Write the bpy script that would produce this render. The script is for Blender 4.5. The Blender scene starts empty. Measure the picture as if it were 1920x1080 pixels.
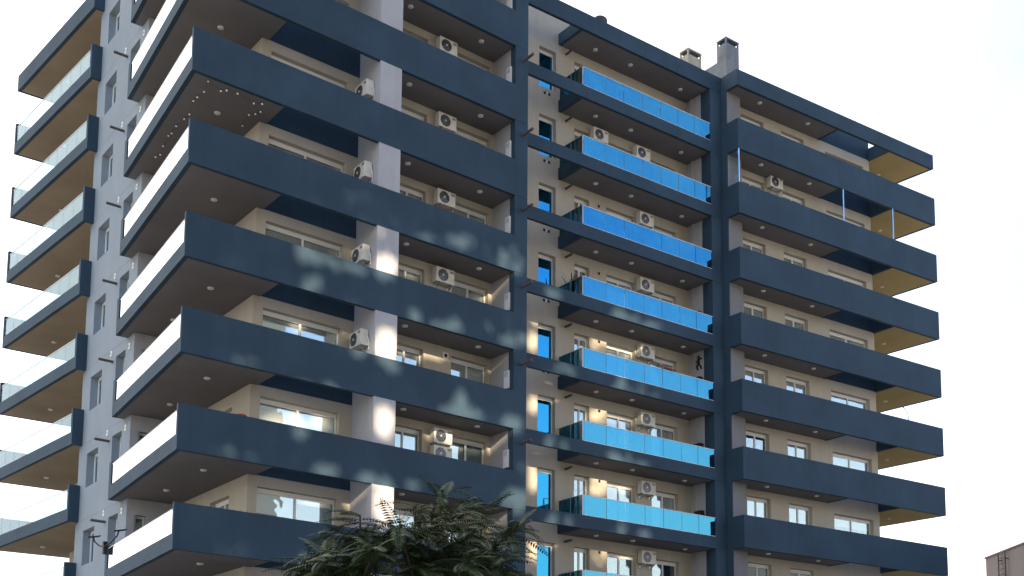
import bpy, math, random
from mathutils import Vector, Matrix
R = math.radians
random.seed(7)
scene = bpy.context.scene
col = scene.collection

# ------------------------------------------------------------------ camera
CAMP = Vector((-13.1046, -35.2245, -21.4979))
cr = Vector((0.773493, -0.633804, -0.000609)); cu = Vector((-0.077470, -0.095497, 0.992411)); cf = Vector((0.629052, 0.767576, 0.122967))
cd = bpy.data.cameras.new("camera"); cam = bpy.data.objects.new("camera", cd); col.objects.link(cam)
cd.sensor_width = 36.0; cd.lens = 2309.04 * 36.0 / 1920.0
cd.shift_x = -(1103.34 - 960) / 1920.0; cd.shift_y = (1161.35 - 540) / 1920.0
cd.clip_start = 0.1; cd.clip_end = 5000
m = Matrix((cr, cu, -cf)).transposed().to_4x4(); m.translation = CAMP
cam.matrix_world = m
scene.camera = cam

# ------------------------------------------------------------------ light
SUN = Vector((0.25, 0.93, -0.27)).normalized()          # direction the sunlight travels
EL = math.asin(-SUN.z); ROT = math.atan2(-SUN.x, -SUN.y)
w = bpy.data.worlds.new("World"); scene.world = w; w.use_nodes = True
nt = w.node_tree; N = nt.nodes; L = nt.links; N.clear()
wo = N.new('ShaderNodeOutputWorld'); bg1 = N.new('ShaderNodeBackground'); bg2 = N.new('ShaderNodeBackground'); mx = N.new('ShaderNodeMixShader')
sky = N.new('ShaderNodeTexSky'); sky.sky_type = 'NISHITA'; sky.sun_disc = False; sky.sun_elevation = EL; sky.sun_rotation = ROT
sky.air_density = 1.0; sky.dust_density = 0.6; sky.ozone_density = 6.0
bg1.inputs['Strength'].default_value = 0.15
L.new(sky.outputs[0], bg1.inputs['Color'])
bg2.inputs['Color'].default_value = (1.0, 0.985, 0.96, 1); bg2.inputs['Strength'].default_value = 0.72
tc = N.new('ShaderNodeTexCoord')
dp = N.new('ShaderNodeVectorMath'); dp.operation = 'DOT_PRODUCT'; dp.inputs[1].default_value = Vector((-0.36, 0.90, 0.10)).normalized()
L.new(tc.outputs['Generated'], dp.inputs[0])
nz = N.new('ShaderNodeTexNoise'); nz.inputs['Scale'].default_value = 2.6; nz.inputs['Detail'].default_value = 7; nz.inputs['Roughness'].default_value = 0.55
L.new(tc.outputs['Generated'], nz.inputs['Vector'])
ma = N.new('ShaderNodeMath'); ma.operation = 'MULTIPLY_ADD'; ma.inputs[1].default_value = 0.42; L.new(nz.outputs[0], ma.inputs[0]); L.new(dp.outputs['Value'], ma.inputs[2])
mr = N.new('ShaderNodeMapRange'); mr.interpolation_type = 'SMOOTHSTEP'; mr.inputs['From Min'].default_value = 0.02; mr.inputs['From Max'].default_value = 0.84
L.new(ma.outputs[0], mr.inputs['Value'])
# a few thin cloud streaks over the rest of the sky
nz2 = N.new('ShaderNodeTexNoise'); nz2.inputs['Scale'].default_value = 5.5; nz2.inputs['Detail'].default_value = 8
L.new(tc.outputs['Generated'], nz2.inputs['Vector'])
mr2 = N.new('ShaderNodeMapRange'); mr2.inputs['From Min'].default_value = 0.47; mr2.inputs['From Max'].default_value = 0.70; mr2.inputs['To Max'].default_value = 0.38
L.new(nz2.outputs[0], mr2.inputs['Value'])
sx = N.new('ShaderNodeSeparateXYZ'); L.new(tc.outputs['Generated'], sx.inputs[0])
hz = N.new('ShaderNodeMapRange'); hz.inputs['From Min'].default_value = 0.43; hz.inputs['From Max'].default_value = 0.17; hz.inputs['To Max'].default_value = 1.0
L.new(sx.outputs['Z'], hz.inputs['Value'])
m3 = N.new('ShaderNodeMath'); m3.operation = 'MAXIMUM'; L.new(hz.outputs[0], m3.inputs[0]); L.new(mr2.outputs[0], m3.inputs[1]); mr2 = m3
mm = N.new('ShaderNodeMath'); mm.operation = 'MAXIMUM'; L.new(mr.outputs[0], mm.inputs[0]); L.new(mr2.outputs[0], mm.inputs[1])
L.new(mm.outputs[0], mx.inputs[0]); L.new(bg1.outputs[0], mx.inputs[1]); L.new(bg2.outputs[0], mx.inputs[2]); L.new(mx.outputs[0], wo.inputs[0])

sd = bpy.data.lights.new("sun", 'SUN'); so = bpy.data.objects.new("sun", sd); col.objects.link(so)
sd.energy = 3.8; sd.angle = R(0.5); sd.color = (1.0, 0.80, 0.56)
so.rotation_euler = SUN.to_track_quat('-Z', 'Y').to_euler()
scene.view_settings.view_transform = 'Standard'; scene.view_settings.look = 'None'
scene.view_settings.exposure = 1.58; scene.view_settings.gamma = 1.0
scene.render.engine = 'CYCLES'; scene.cycles.max_bounces = 8; scene.cycles.diffuse_bounces = 5; scene.cycles.transparent_max_bounces = 16
GROUND = -23.1

# ------------------------------------------------------------------ materials
def mat(name, color, rough=0.8, var=0.12, vscale=0.6, bump=0.15, bscale=60, metal=0.0, streak=0.0, spec=0.3, hue=None):
    mt = bpy.data.materials.new(name); mt.use_nodes = True; t = mt.node_tree; n = t.nodes; l = t.links
    b = n['Principled BSDF']; b.inputs['Roughness'].default_value = rough; b.inputs['Metallic'].default_value = metal
    b.inputs['Specular IOR Level'].default_value = spec
    ge = n.new('ShaderNodeNewGeometry')
    a = n.new('ShaderNodeTexNoise'); a.inputs['Scale'].default_value = vscale; a.inputs['Detail'].default_value = 8; a.inputs['Roughness'].default_value = 0.62
    l.new(ge.outputs['Position'], a.inputs['Vector'])
    r = n.new('ShaderNodeMapRange'); r.inputs['From Min'].default_value = 0.3; r.inputs['From Max'].default_value = 0.7
    r.inputs['To Min'].default_value = 0; r.inputs['To Max'].default_value = 1
    l.new(a.outputs[0], r.inputs['Value'])
    mc = n.new('ShaderNodeMix'); mc.data_type = 'RGBA'
    c = Vector(color); c2 = Vector(hue) if hue else c * (1 + var)
    c1 = c * (1 - var)
    mc.inputs['A'].default_value = (*c1, 1); mc.inputs['B'].default_value = (*c2, 1)
    l.new(r.outputs[0], mc.inputs['Factor']); out = mc.outputs['Result']
    if streak:
        mp = n.new('ShaderNodeMapping'); mp.inputs['Scale'].default_value = (2.6, 2.6, 0.22); l.new(ge.outputs['Position'], mp.inputs['Vector'])
        s = n.new('ShaderNodeTexNoise'); s.inputs['Scale'].default_value = 1.6; s.inputs['Detail'].default_value = 6; l.new(mp.outputs[0], s.inputs['Vector'])
        sr = n.new('ShaderNodeMapRange'); sr.inputs['From Min'].default_value = 0.5; sr.inputs['From Max'].default_value = 0.8; sr.inputs['To Max'].default_value = streak
        l.new(s.outputs[0], sr.inputs['Value'])
        m2 = n.new('ShaderNodeMix'); m2.data_type = 'RGBA'; m2.inputs['B'].default_value = (*(c * 0.62), 1)
        l.new(sr.outputs[0], m2.inputs['Factor']); l.new(out, m2.inputs['A']); out = m2.outputs['Result']
    l.new(out, b.inputs['Base Color'])
    if bump:
        bn = n.new('ShaderNodeTexNoise'); bn.inputs['Scale'].default_value = bscale; bn.inputs['Detail'].default_value = 4; l.new(ge.outputs['Position'], bn.inputs['Vector'])
        bp = n.new('ShaderNodeBump'); bp.inputs['Strength'].default_value = bump; bp.inputs['Distance'].default_value = 0.01
        l.new(bn.outputs[0], bp.inputs['Height']); l.new(bp.outputs[0], b.inputs['Normal'])
    return mt

def glassmat(name, refl, tint, base, rough=0.01, wav=0.12):
    mt = bpy.data.materials.new(name); mt.use_nodes = True; t = mt.node_tree; n = t.nodes; l = t.links; n.clear()
    o = n.new('ShaderNodeOutputMaterial'); g = n.new('ShaderNodeBsdfGlossy'); g.inputs['Color'].default_value = (*refl, 1); g.inputs['Roughness'].default_value = rough
    tr = n.new('ShaderNodeBsdfTransparent'); tr.inputs['Color'].default_value = (*tint, 1)
    ms = n.new('ShaderNodeMixShader'); g0 = n.new('ShaderNodeNewGeometry')
    dt = n.new('ShaderNodeVectorMath'); dt.operation = 'DOT_PRODUCT'; l.new(g0.outputs['Incoming'], dt.inputs[0]); l.new(g0.outputs['Normal'], dt.inputs[1])
    ab = n.new('ShaderNodeMath'); ab.operation = 'ABSOLUTE'; l.new(dt.outputs['Value'], ab.inputs[0])
    om = n.new('ShaderNodeMath'); om.operation = 'SUBTRACT'; om.inputs[0].default_value = 1.0; l.new(ab.outputs[0], om.inputs[1])
    pw = n.new('ShaderNodeMath'); pw.operation = 'POWER'; pw.inputs[1].default_value = 5.0; l.new(om.outputs[0], pw.inputs[0])
    fr = n.new('ShaderNodeMath'); fr.operation = 'MULTIPLY_ADD'; fr.inputs[1].default_value = 0.96; fr.inputs[2].default_value = 0.04; l.new(pw.outputs[0], fr.inputs[0])
    md = n.new('ShaderNodeMath'); md.operation = 'ADD'; md.use_clamp = True; md.inputs[1].default_value = base
    ge = n.new('ShaderNodeNewGeometry'); nn = n.new('ShaderNodeTexNoise'); nn.inputs['Scale'].default_value = 0.9; l.new(ge.outputs['Position'], nn.inputs['Vector'])
    bp = n.new('ShaderNodeBump'); bp.inputs['Strength'].default_value = wav; bp.inputs['Distance'].default_value = 0.05
    l.new(nn.outputs[0], bp.inputs['Height']); l.new(bp.outputs[0], g.inputs['Normal'])
    l.new(fr.outputs[0], md.inputs[0]); l.new(md.outputs[0], ms.inputs[0]); l.new(tr.outputs[0], ms.inputs[1]); l.new(g.outputs[0], ms.inputs[2]); l.new(ms.outputs[0], o.inputs[0])
    return mt

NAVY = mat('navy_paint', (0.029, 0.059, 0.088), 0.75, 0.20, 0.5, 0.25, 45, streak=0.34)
GREY = mat('light_grey_render', (0.42, 0.425, 0.44), 0.85, 0.08, 0.7, 0.3, 50, streak=0.26)
CREAM = mat('cream_render', (0.48, 0.44, 0.36), 0.85, 0.08, 0.7, 0.3, 50, streak=0.22)
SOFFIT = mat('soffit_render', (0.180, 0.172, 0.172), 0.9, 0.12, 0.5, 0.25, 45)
SOFFIT_LIT = mat('warm_lit_soffit', (0.32, 0.26, 0.185), 0.9, 0.14, 0.5, 0.25, 45)  # rear soffits: warm bounced light put into the soffit colour
SOFFIT_LIT2 = mat('yellow_lit_soffit', (0.46, 0.36, 0.17), 0.9, 0.1, 0.5, 0.25, 45)  # right-end soffits: stronger yellow bounce light painted into the colour
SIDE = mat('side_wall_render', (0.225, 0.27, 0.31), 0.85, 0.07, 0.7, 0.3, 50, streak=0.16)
WHITE = mat('white_metal', (0.78, 0.78, 0.76), 0.4, 0.03, 2, 0.0)
BLIND = mat('white_blind', (0.78, 0.77, 0.72), 0.8, 0.03, 2, 0.0)
ACW = mat('ac_casing', (0.72, 0.71, 0.64), 0.5, 0.08, 3, 0.0, streak=0.2)
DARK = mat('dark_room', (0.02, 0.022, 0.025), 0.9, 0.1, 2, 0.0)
BLACK = mat('black_plastic', (0.018, 0.018, 0.02), 0.5, 0.1, 3, 0.0)
PIPE = mat('drain_pipe', (0.10, 0.085, 0.08), 0.6, 0.15, 5, 0.0)
STEEL = mat('brushed_steel', (0.45, 0.47, 0.5), 0.35, 0.05, 3, 0.0, metal=0.8)
CONC = mat('chimney_concrete', (0.42, 0.385, 0.29), 0.9, 0.18, 1.6, 0.5, 30, streak=0.3)
PAVE = mat('pavement', (0.34, 0.315, 0.28), 0.9, 0.15, 0.4, 0.4, 20)
PINK = mat('pinkish_render', (0.26, 0.225, 0.215), 0.9, 0.1, 0.4, 0.3, 30, streak=0.3)
PLAINM = mat('plain_render', (0.42, 0.38, 0.33), 0.9, 0.1, 0.3, 0.3, 30)
RAILG = glassmat('blue_railing_glass', (0.08, 0.38, 0.55), (0.34, 0.58, 0.72), 0.56, wav=0.2)
SIDEG = glassmat('side_railing_glass', (1.0, 1.0, 1.0), (0.80, 0.90, 0.95), 0.80, wav=0.0)
REARG = glassmat('rear_railing_glass', (0.95, 1.0, 1.0), (0.66, 0.88, 1.0), 0.0, wav=0.02)
DARKG = glassmat('return_railing_glass', (0.6, 0.8, 0.85), (0.16, 0.30, 0.34), 0.06)
WING = glassmat('window_glass', (0.72, 0.92, 1.0), (0.96, 0.97, 0.97), 0.22)
BLUEG = glassmat('blue_window_glass', (0.05, 0.42, 0.72), (0.4, 0.6, 0.7), 0.5, wav=0.04)
CLEARG = glassmat('clear_glass', (0.8, 0.95, 1.0), (0.93, 0.97, 0.98), 0.03)
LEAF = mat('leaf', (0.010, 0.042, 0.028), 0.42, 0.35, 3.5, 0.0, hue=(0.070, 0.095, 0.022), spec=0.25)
BARK = mat('bark', (0.075, 0.06, 0.045), 0.9, 0.3, 6, 0.8, 30)
BULB = mat('bulb_glass', (0.85, 0.85, 0.82), 0.2, 0.02, 3, 0.0)
DECK = mat('skate_deck', (0.55, 0.27, 0.20), 0.5, 0.2, 6, 0.0)
RED = mat('red_plastic', (0.28, 0.02, 0.03), 0.4, 0.1, 3, 0.0)
LAMPD = mat('lamp_diffuser', (0.72, 0.70, 0.64), 0.5, 0.02, 3, 0.0)
PLANTM = mat('plant_leaf', (0.02, 0.035, 0.02), 0.5, 0.3, 8, 0.0)

# ------------------------------------------------------------------ mesh helpers
class MB:
    def __init__(s): s.v = []; s.f = []; s.m = []
    def quad(s, pts, mi=0):
        i = len(s.v); s.v += [tuple(p) for p in pts]; s.f.append(tuple(range(i, i + len(pts)))); s.m.append(mi)
    def hexa(s, P, mi=0):                     # 8 points: bottom 0-3 ccw, top 4-7
        i = len(s.v); s.v += [tuple(p) for p in P]
        for q in ((0, 3, 2, 1), (4, 5, 6, 7), (0, 1, 5, 4), (1, 2, 6, 5), (2, 3, 7, 6), (3, 0, 4, 7)):
            s.f.append(tuple(i + k for k in q)); s.m.append(mi)
    def box(s, x0, x1, y0, y1, z0, z1, T=None, mi=0):
        T = T or (lambda x, y, z: (x, y, z))
        s.hexa([T(x0, y0, z0), T(x1, y0, z0), T(x1, y1, z0), T(x0, y1, z0), T(x0, y0, z1), T(x1, y0, z1), T(x1, y1, z1), T(x0, y1, z1)], mi)
    def prism(s, poly, z0, z1, mi=0):
        n = len(poly); i = len(s.v)
        s.v += [(x, y, z0) for x, y in poly] + [(x, y, z1) for x, y in poly]
        s.f.append(tuple(i + k for k in reversed(range(n)))); s.f.append(tuple(i + n + k for k in range(n))); s.m += [mi, mi]
        for k in range(n):
            k2 = (k + 1) % n; s.f.append((i + k, i + k2, i + n + k2, i + n + k)); s.m.append(mi)
    def tube(s, a, b, r0, r1=None, n=10, mi=0, caps=True):
        r1 = r0 if r1 is None else r1; a = Vector(a); b = Vector(b); d = (b - a).normalized()
        u = d.orthogonal().normalized(); v = d.cross(u); i = len(s.v)
        for c, r in ((a, r0), (b, r1)):
            for k in range(n):
                t = 2 * math.pi * k / n; s.v.append(tuple(c + (u * math.cos(t) + v * math.sin(t)) * r))
        for k in range(n):
            k2 = (k + 1) % n; s.f.append((i + k, i + k2, i + n + k2, i + n + k)); s.m.append(mi)
        if caps:
            s.f.append(tuple(i + k for k in reversed(range(n)))); s.f.append(tuple(i + n + k for k in range(n))); s.m += [mi, mi]
    def path(s, pts, r, n=6, mi=0):
        for a, b in zip(pts, pts[1:]): s.tube(a, b, r, r, n, mi)
    def build(s, name, mats, parent=None, smooth=False, bevel=0):
        me = bpy.data.meshes.new(name); me.from_pydata(s.v, [], s.f)
        mats = mats if isinstance(mats, (list, tuple)) else [mats]
        for q in mats: me.materials.append(q)
        if len(mats) > 1: me.polygons.foreach_set('material_index', s.m)
        if smooth: me.polygons.foreach_set('use_smooth', [True] * len(s.f))
        me.update()
        o = bpy.data.objects.new(name, me); col.objects.link(o)
        if parent: o.parent = parent
        if bevel:
            b = o.modifiers.new('bevel', 'BEVEL'); b.width = bevel; b.segments = 2; b.limit_method = 'ANGLE'
        return o
def tag(o, label=None, cat=None, group=None, kind=None):
    if label: o['label'] = label
    if cat: o['category'] = cat
    if group: o['group'] = group
    if kind: o['kind'] = kind
    return o
def empty(name, loc=(0, 0, 0), rz=0, **k):
    o = bpy.data.objects.new(name, None); col.objects.link(o); o.location = loc; o.rotation_euler = (0, 0, rz); o.empty_display_size = 0.3
    return tag(o, **k)
def copy_tree(o, parent=None):
    c = o.copy(); col.objects.link(c); c.parent = parent
    for ch in list(o.children): copy_tree(ch, c)
    return c

# ------------------------------------------------------------------ ground
g = MB(); g.quad([(-2000, -2000, GROUND), (2000, -2000, GROUND), (2000, 2000, GROUND), (-2000, 2000, GROUND)])
tag(g.build('ground', PAVE), kind='structure')

# ------------------------------------------------------------------ the apartment building
# a level j has its soffit (underside) at z = -3 j; section frames are slightly sheared in plan
H = 3.0; LV = list(range(-3, 7)); TOP = -3
sA, sB, sC = 0.03802, -0.01535, -0.06502
def TA(x, d, z): return (x, sA * x + d, z)
def TB(x, d, z): return (x, 1.6457 + sB * (x - 16.7817) + d, z)
def TC(x, d, z): return (x, 0.5205 + sC * (x - 24.7964) + d, z)
HP, HB, HR, HF, HG = 1.418, 0.524, 0.745, 0.487, 1.221
WA = 1.61 + sA * (0 - 2.93) + 0.0          # wall depth behind the section A front
WB, WC = 1.573, 1.34
TH = 0.16
bld = empty('apartment_building', (0, 0, GROUND), label='navy and cream apartment block with stacked wraparound balconies filling the picture', cat='apartment building')
GZ = -GROUND
def part(o, parent=None):
    o.parent = parent or bld
    if o.parent == bld: o.location = (0, 0, -GROUND)
    return o
def P(mb, name, mats, parent=None, **k):
    o = mb.build(name, mats, None, **k)
    return part(o, parent)
def zb(j): return -H * j

def ceiling_light(x, y, z, par, r=0.105):
    a = MB(); a.tube((x, y, z + 0.01), (x, y, z - 0.035), r, r * 0.96, 20, 0); a.tube((x, y, z - 0.035), (x, y, z - 0.05), r * 0.8, r * 0.7, 20, 1)
    o = a.build('ceiling_light', [WHITE, LAMPD]); o.parent = par; return o

def child(mb, name, mats, par, **k):
    o = mb.build(name, mats, None, **k); o.parent = par; return o

def side_line(y): return 0.0 + 0.0881 * y            # skewed left edge of the corner balconies
def rear_line(y): return 0.739 - 0.0768 * (y - 12.93)

for j in LV:
    z = zb(j); top = (j == TOP); ph = HR if top else HP; fh = HR if top else HF
    # --- section A balcony slab (corner terrace and right bay)
    s = MB()
    s.prism([(side_line(.15) + .15, 0.15 + .006), (3.17, TA(3.17, .15, 0)[1]), (3.17, 1.80), (3.06, 1.80), (3.06, 7.75), (1.30, 7.75), (1.30, 8.32), (side_line(8.32) + .15, 8.32)], z, z + .2)
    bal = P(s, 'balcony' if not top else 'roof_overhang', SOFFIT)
    s = MB(); a, b = 7.5515, 12.6
    s.prism([TA(a, .15, 0)[:2], TA(b, .15, 0)[:2], TA(b, 1.9, 0)[:2], TA(a, 1.9, 0)[:2]], z, z + .2)
    bal2 = P(s, 'balcony' if not top else 'roof_overhang', SOFFIT)
    q = MB(); q.prism([(0, 0), TA(12.6, 0, 0)[:2], TA(12.6, .15, 0)[:2], (side_line(.15), .15)], z, z + ph)
    child(q, 'parapet', NAVY, bal)
    q = MB(); q.prism([(side_line(.15), .15), (side_line(.15) + .15, .15), (side_line(8.32) + .15, 8.32), (side_line(8.32), 8.32)], z, z + fh)
    child(q, 'fascia', NAVY, bal)
    if not top:
        q = MB(); x0 = side_line(8.0); x1 = side_line(8.32); q.prism([(x0, 8.0), (x0 + .2, 8.0), (x1 + .2, 8.32), (x1, 8.32)], z + HF, z + 1.33); child(q, 'end_post', NAVY, bal)
        q = MB(); g0 = .16; n = 7
        for k in range(n):
            ya = g0 + (8.0 - g0) * k / n + .014; yb_ = g0 + (8.0 - g0) * (k + 1) / n - .014
            q.prism([(side_line(ya) + .03, ya), (side_line(ya) + .042, ya), (side_line(yb_) + .042, yb_), (side_line(yb_) + .03, yb_)], z + HF + .02, z + HG)
        child(q, 'railing_glass', SIDEG, bal)
        q = MB(); q.prism([(side_line(g0) + .022, g0), (side_line(g0) + .052, g0), (side_line(8.0) + .052, 8.0), (side_line(8.0) + .022, 8.0)], z + HG, z + HG + .022)
        child(q, 'rail', WHITE, bal)
    if not top:
        pass
    ceiling_light(1.62, 1.95, z, bal); ceiling_light(1.75, 5.47, z, bal); ceiling_light(8.23, .93, z, bal2); ceiling_light(11.42, 1.08, z, bal2)
    # --- rear corner balcony
    s = MB(); rl = rear_line
    s.prism([(rl(13.08) + .15, 13.08), (1.4, 13.08), (1.4, 13.25), (9, 13.25), (9, 21.35), (rl(21.35) + .15, 21.35)], z, z + .2)
    bal = P(s, 'rear_balcony' if not top else 'rear_roof_overhang', SOFFIT_LIT)
    q = MB(); q.prism([(rl(12.93), 12.93), (1.148, 12.93), (1.148, 13.08), (rl(13.08), 13.08)], z, z + ph); child(q, 'end_wall', NAVY, bal)
    q = MB(); q.prism([(rl(13.08), 13.08), (rl(13.08) + .15, 13.08), (rl(21.35) + .15, 21.35), (rl(21.35), 21.35)], z, z + fh); child(q, 'fascia', NAVY, bal)
    q = MB(); q.prism([(rl(21.35), 21.35), (9, 21.35), (9, 21.5), (rl(21.5), 21.5)], z, z + ph); child(q, 'parapet', NAVY, bal)
    if not top:
        q = MB(); n = 8
        for k in range(n):
            ya = 13.09 + 8.25 * k / n + .012; yb_ = 13.09 + 8.25 * (k + 1) / n - .012
            q.prism([(rl(ya) + .03, ya), (rl(ya) + .042, ya), (rl(yb_) + .042, yb_), (rl(yb_) + .03, yb_)], z + HF + .02, z + HG)
        child(q, 'railing_glass', REARG, bal)
        q = MB(); q.prism([(rl(13.09) + .022, 13.09), (rl(13.09) + .052, 13.09), (rl(21.35) + .052, 21.35), (rl(21.35) + .022, 21.35)], z + HG, z + HG + .025); child(q, 'rail', STEEL, bal)
    ceiling_light(1.62, 19.25, z, bal)
    # --- section B
    bh = HR if top else HB
    s = MB(); s.prism([TB(16.93, .15, 0)[:2], TB(24.1, .15, 0)[:2], TB(24.1, 1.8, 0)[:2], TB(16.93, 1.8, 0)[:2]], z, z + .2)
    bal = P(s, 'balcony' if not top else 'roof_overhang', SOFFIT)
    q = MB(); q.box(13.203, 24.1, 0, .15, z, z + bh, TB); child(q, 'front_beam', NAVY, bal)
    q = MB(); q.box(16.78, 16.93, .15, 1.57, z, z + .5, TB); child(q, 'side_beam', NAVY, bal)
    if not top:
        edges = [16.90, 18.05, 19.05, 20.1, 21.12, 22.15, 23.12, 24.09]
        q = MB()
        for a, b in zip(edges, edges[1:]): q.box(a + .012, b - .012, .03, .042, z + bh + .015, z + 1.33, TB)
        child(q, 'railing_glass', RAILG, bal)
        q = MB(); q.box(16.88, 24.1, .018, .054, z + 1.33, z + 1.352, TB); q.box(16.88, 24.1, .012, .060, z + bh, z + bh + .022, TB); child(q, 'rail', WHITE, bal)
        q = MB()
        for a, b in ((.07, .78), (.80, 1.55)): q.box(16.84, 16.852, a, b, z + .52, z + 1.33, TB)
        child(q, 'return_glass', DARKG, bal)
        q = MB(); q.box(16.825, 16.867, .06, 1.57, z + 1.33, z + 1.355, TB); q.box(16.83, 16.87, .015, .055, z + bh + .022, z + 1.33, TB); q.box(16.83, 16.86, .775, .805, z + .5, z + 1.33, TB); child(q, 'rail_frame', STEEL, bal)
    for x, d in ((18.2, .86), (20.1, .80), (23.12, .88)): ceiling_light(x, TB(x, d, 0)[1], z, bal)
    # --- section C
    s = MB(); s.prism([TC(24.95, .15, 0)[:2], TC(31.4, .15, 0)[:2], TC(31.4, 1.5, 0)[:2], TC(24.95, 1.5, 0)[:2]], z, z + .2)
    bal = P(s, 'balcony' if not top else 'roof_overhang', SOFFIT)
    s = MB(); s.prism([TC(35.05, .15, 0)[:2], TC(38.08, .15, 0)[:2], (37.2, 12.0), (35.05, 12.0)], z, z + .2)
    bal2 = P(s, 'balcony' if not top else 'roof_overhang', SOFFIT_LIT2)
    q = MB(); q.box(24.7964, 38.2355, 0, .15, z, z + ph, TC); child(q, 'parapet', NAVY, bal)
    q = MB(); q.box(24.7964, 24.95, .15, .72, z, z + ph, TC); child(q, 'parapet_return', NAVY, bal)
    q = MB(); q.box(34.92, 35.05, .15, 1.36, z, z + (.62 if top else 1.35), TC); child(q, 'side_beam', NAVY, bal2)
    q = MB(); q.box(31.33, 31.4, .15, 1.34, z - .02, z + .2, TC); child(q, 'side_beam', NAVY, bal)
    q = MB(); q.prism([TC(38.09, .15, 0)[:2], TC(38.2355, .15, 0)[:2], (37.35, 12.0), (37.2, 12.0)], z, z + fh); child(q, 'fascia', NAVY, bal)
    if not top:
        q = MB()
        y0 = TC(38.1, .17, 0)[1]
        for k in range(8):
            ya = y0 + 1.4 * k + .01; yb_ = ya + 1.38; xa = 38.15 - .074 * (ya - y0); xb = 38.15 - .074 * (yb_ - y0)
            q.prism([(xa, ya), (xa + .012, ya), (xb + .012, yb_), (xb, yb_)], z + HF + .02, z + HG)
        child(q, 'railing_glass', CLEARG, bal)
    for x, d in ((26.72, .54), (29.83, .55)): ceiling_light(x, TC(x, d, 0)[1], z, bal)
    ceiling_light(36.54, 1.79, z, bal2)

# piers
ztop = 9.0 + HR
q = MB(); q.box(6.6866, 7.5515, .15, 1.62, GROUND, 9.0, TA)
for j in LV:
    zl = zb(j + 1) + HP
    q.box(6.6866, 7.5515, 0.004, .15, zl if j < 6 else GROUND, zb(j), TA)
P(q, 'pier', GREY)
q = MB()
zz = [GROUND] + [zb(j) for j in reversed(LV)] + [ztop]
for a, b in zip(zz, zz[1:]): q.box(12.6, 13.2, 0, .32, a + .006, b - .006 if b < ztop else b, TA)
q.box(12.62, 13.18, .012, .30, GROUND, ztop - .02, TA)
P(q, 'pier', NAVY)
q = MB(); q.box(12.62, 13.15, .32, 2.9, GROUND, ztop - .03, TA); P(q, 'side_wall', GREY)
q = MB()
for a, b in zip(zz, zz[1:]): q.box(24.1, 24.7964, 0, .35, a + .006, b - .006 if b < ztop else b, TB)
q.box(24.12, 24.79, .012, .33, GROUND, ztop - .02, TB)
P(q, 'pier', NAVY)
q = MB(); q.box(24.12, 24.79, .35, .62, GROUND, ztop - .03, TB); P(q, 'side_wall', NAVY)
q = MB(); q.box(24.14, 24.79, .62, 1.62, GROUND, ztop - .03, TB); q.box(24.06, 24.14, 1.15, 1.25, GROUND, 9.0, TB); P(q, 'side_wall', GREY)
# strip and grey pier that start section C
q = MB(); q.prism([(24.7965, 1.22), (24.86, 1.22), (24.86, 2.2), (24.7965, 2.2)], GROUND, ztop - .01); P(q, 'pier', NAVY)
q = MB(); q.prism([(24.86, 1.215), (25.71, 1.215), (25.71, 2.2), (24.86, 2.2)], GROUND, ztop - .04); P(q, 'pier', mat('mid_grey_render', (0.20, 0.20, 0.205), 0.85, 0.08, 0.7, 0.3, 50, streak=0.1))

# walls with openings ---------------------------------------------------------
def wall(name, frame, u0, u1, z0, z1, ops, m, th=.26):
    us = sorted({u0, u1, *[o[0] for o in ops], *[o[1] for o in ops]}); zs = sorted({z0, z1, *[o[2] for o in ops], *[o[3] for o in ops]})
    q = MB(); F = frame
    def hole(a, b, c, d):
        return any(o[0] <= a + 1e-6 and o[1] >= b - 1e-6 and o[2] <= c + 1e-6 and o[3] >= d - 1e-6 for o in ops)
    for a, b in zip(us, us[1:]):
        run = None
        for c, d in zip(zs, zs[1:]):
            if hole(a, b, c, d):
                if run: q.quad([F(a, 0, run[0]), F(b, 0, run[0]), F(b, 0, run[1]), F(a, 0, run[1])]); run = None
            else: run = (run[0], d) if run else (c, d)
        if run: q.quad([F(a, 0, run[0]), F(b, 0, run[0]), F(b, 0, run[1]), F(a, 0, run[1])])
    for a, b, c, d in ops:
        q.quad([F(a, 0, c), F(a, th, c), F(a, th, d), F(a, 0, d)]); q.quad([F(b, 0, c), F(b, 0, d), F(b, th, d), F(b, th, c)])
        q.quad([F(a, 0, d), F(a, th, d), F(b, th, d), F(b, 0, d)]); q.quad([F(a, 0, c), F(b, 0, c), F(b, th, c), F(a, th, c)])
    q.quad([F(u0, 0, z1), F(u1, 0, z1), F(u1, th, z1), F(u0, th, z1)])
    q.quad([F(u0, th, z1), F(u1, th, z1), F(u1, th, z1 - .9), F(u0, th, z1 - .9)])
    q.quad([F(u1, 0, z0), F(u1, th, z0), F(u1, th, z1), F(u1, 0, z1)]); q.quad([F(u0, 0, z0), F(u0, 0, z1), F(u0, th, z1), F(u0, th, z0)])
    return P(q, name, m)

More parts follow.
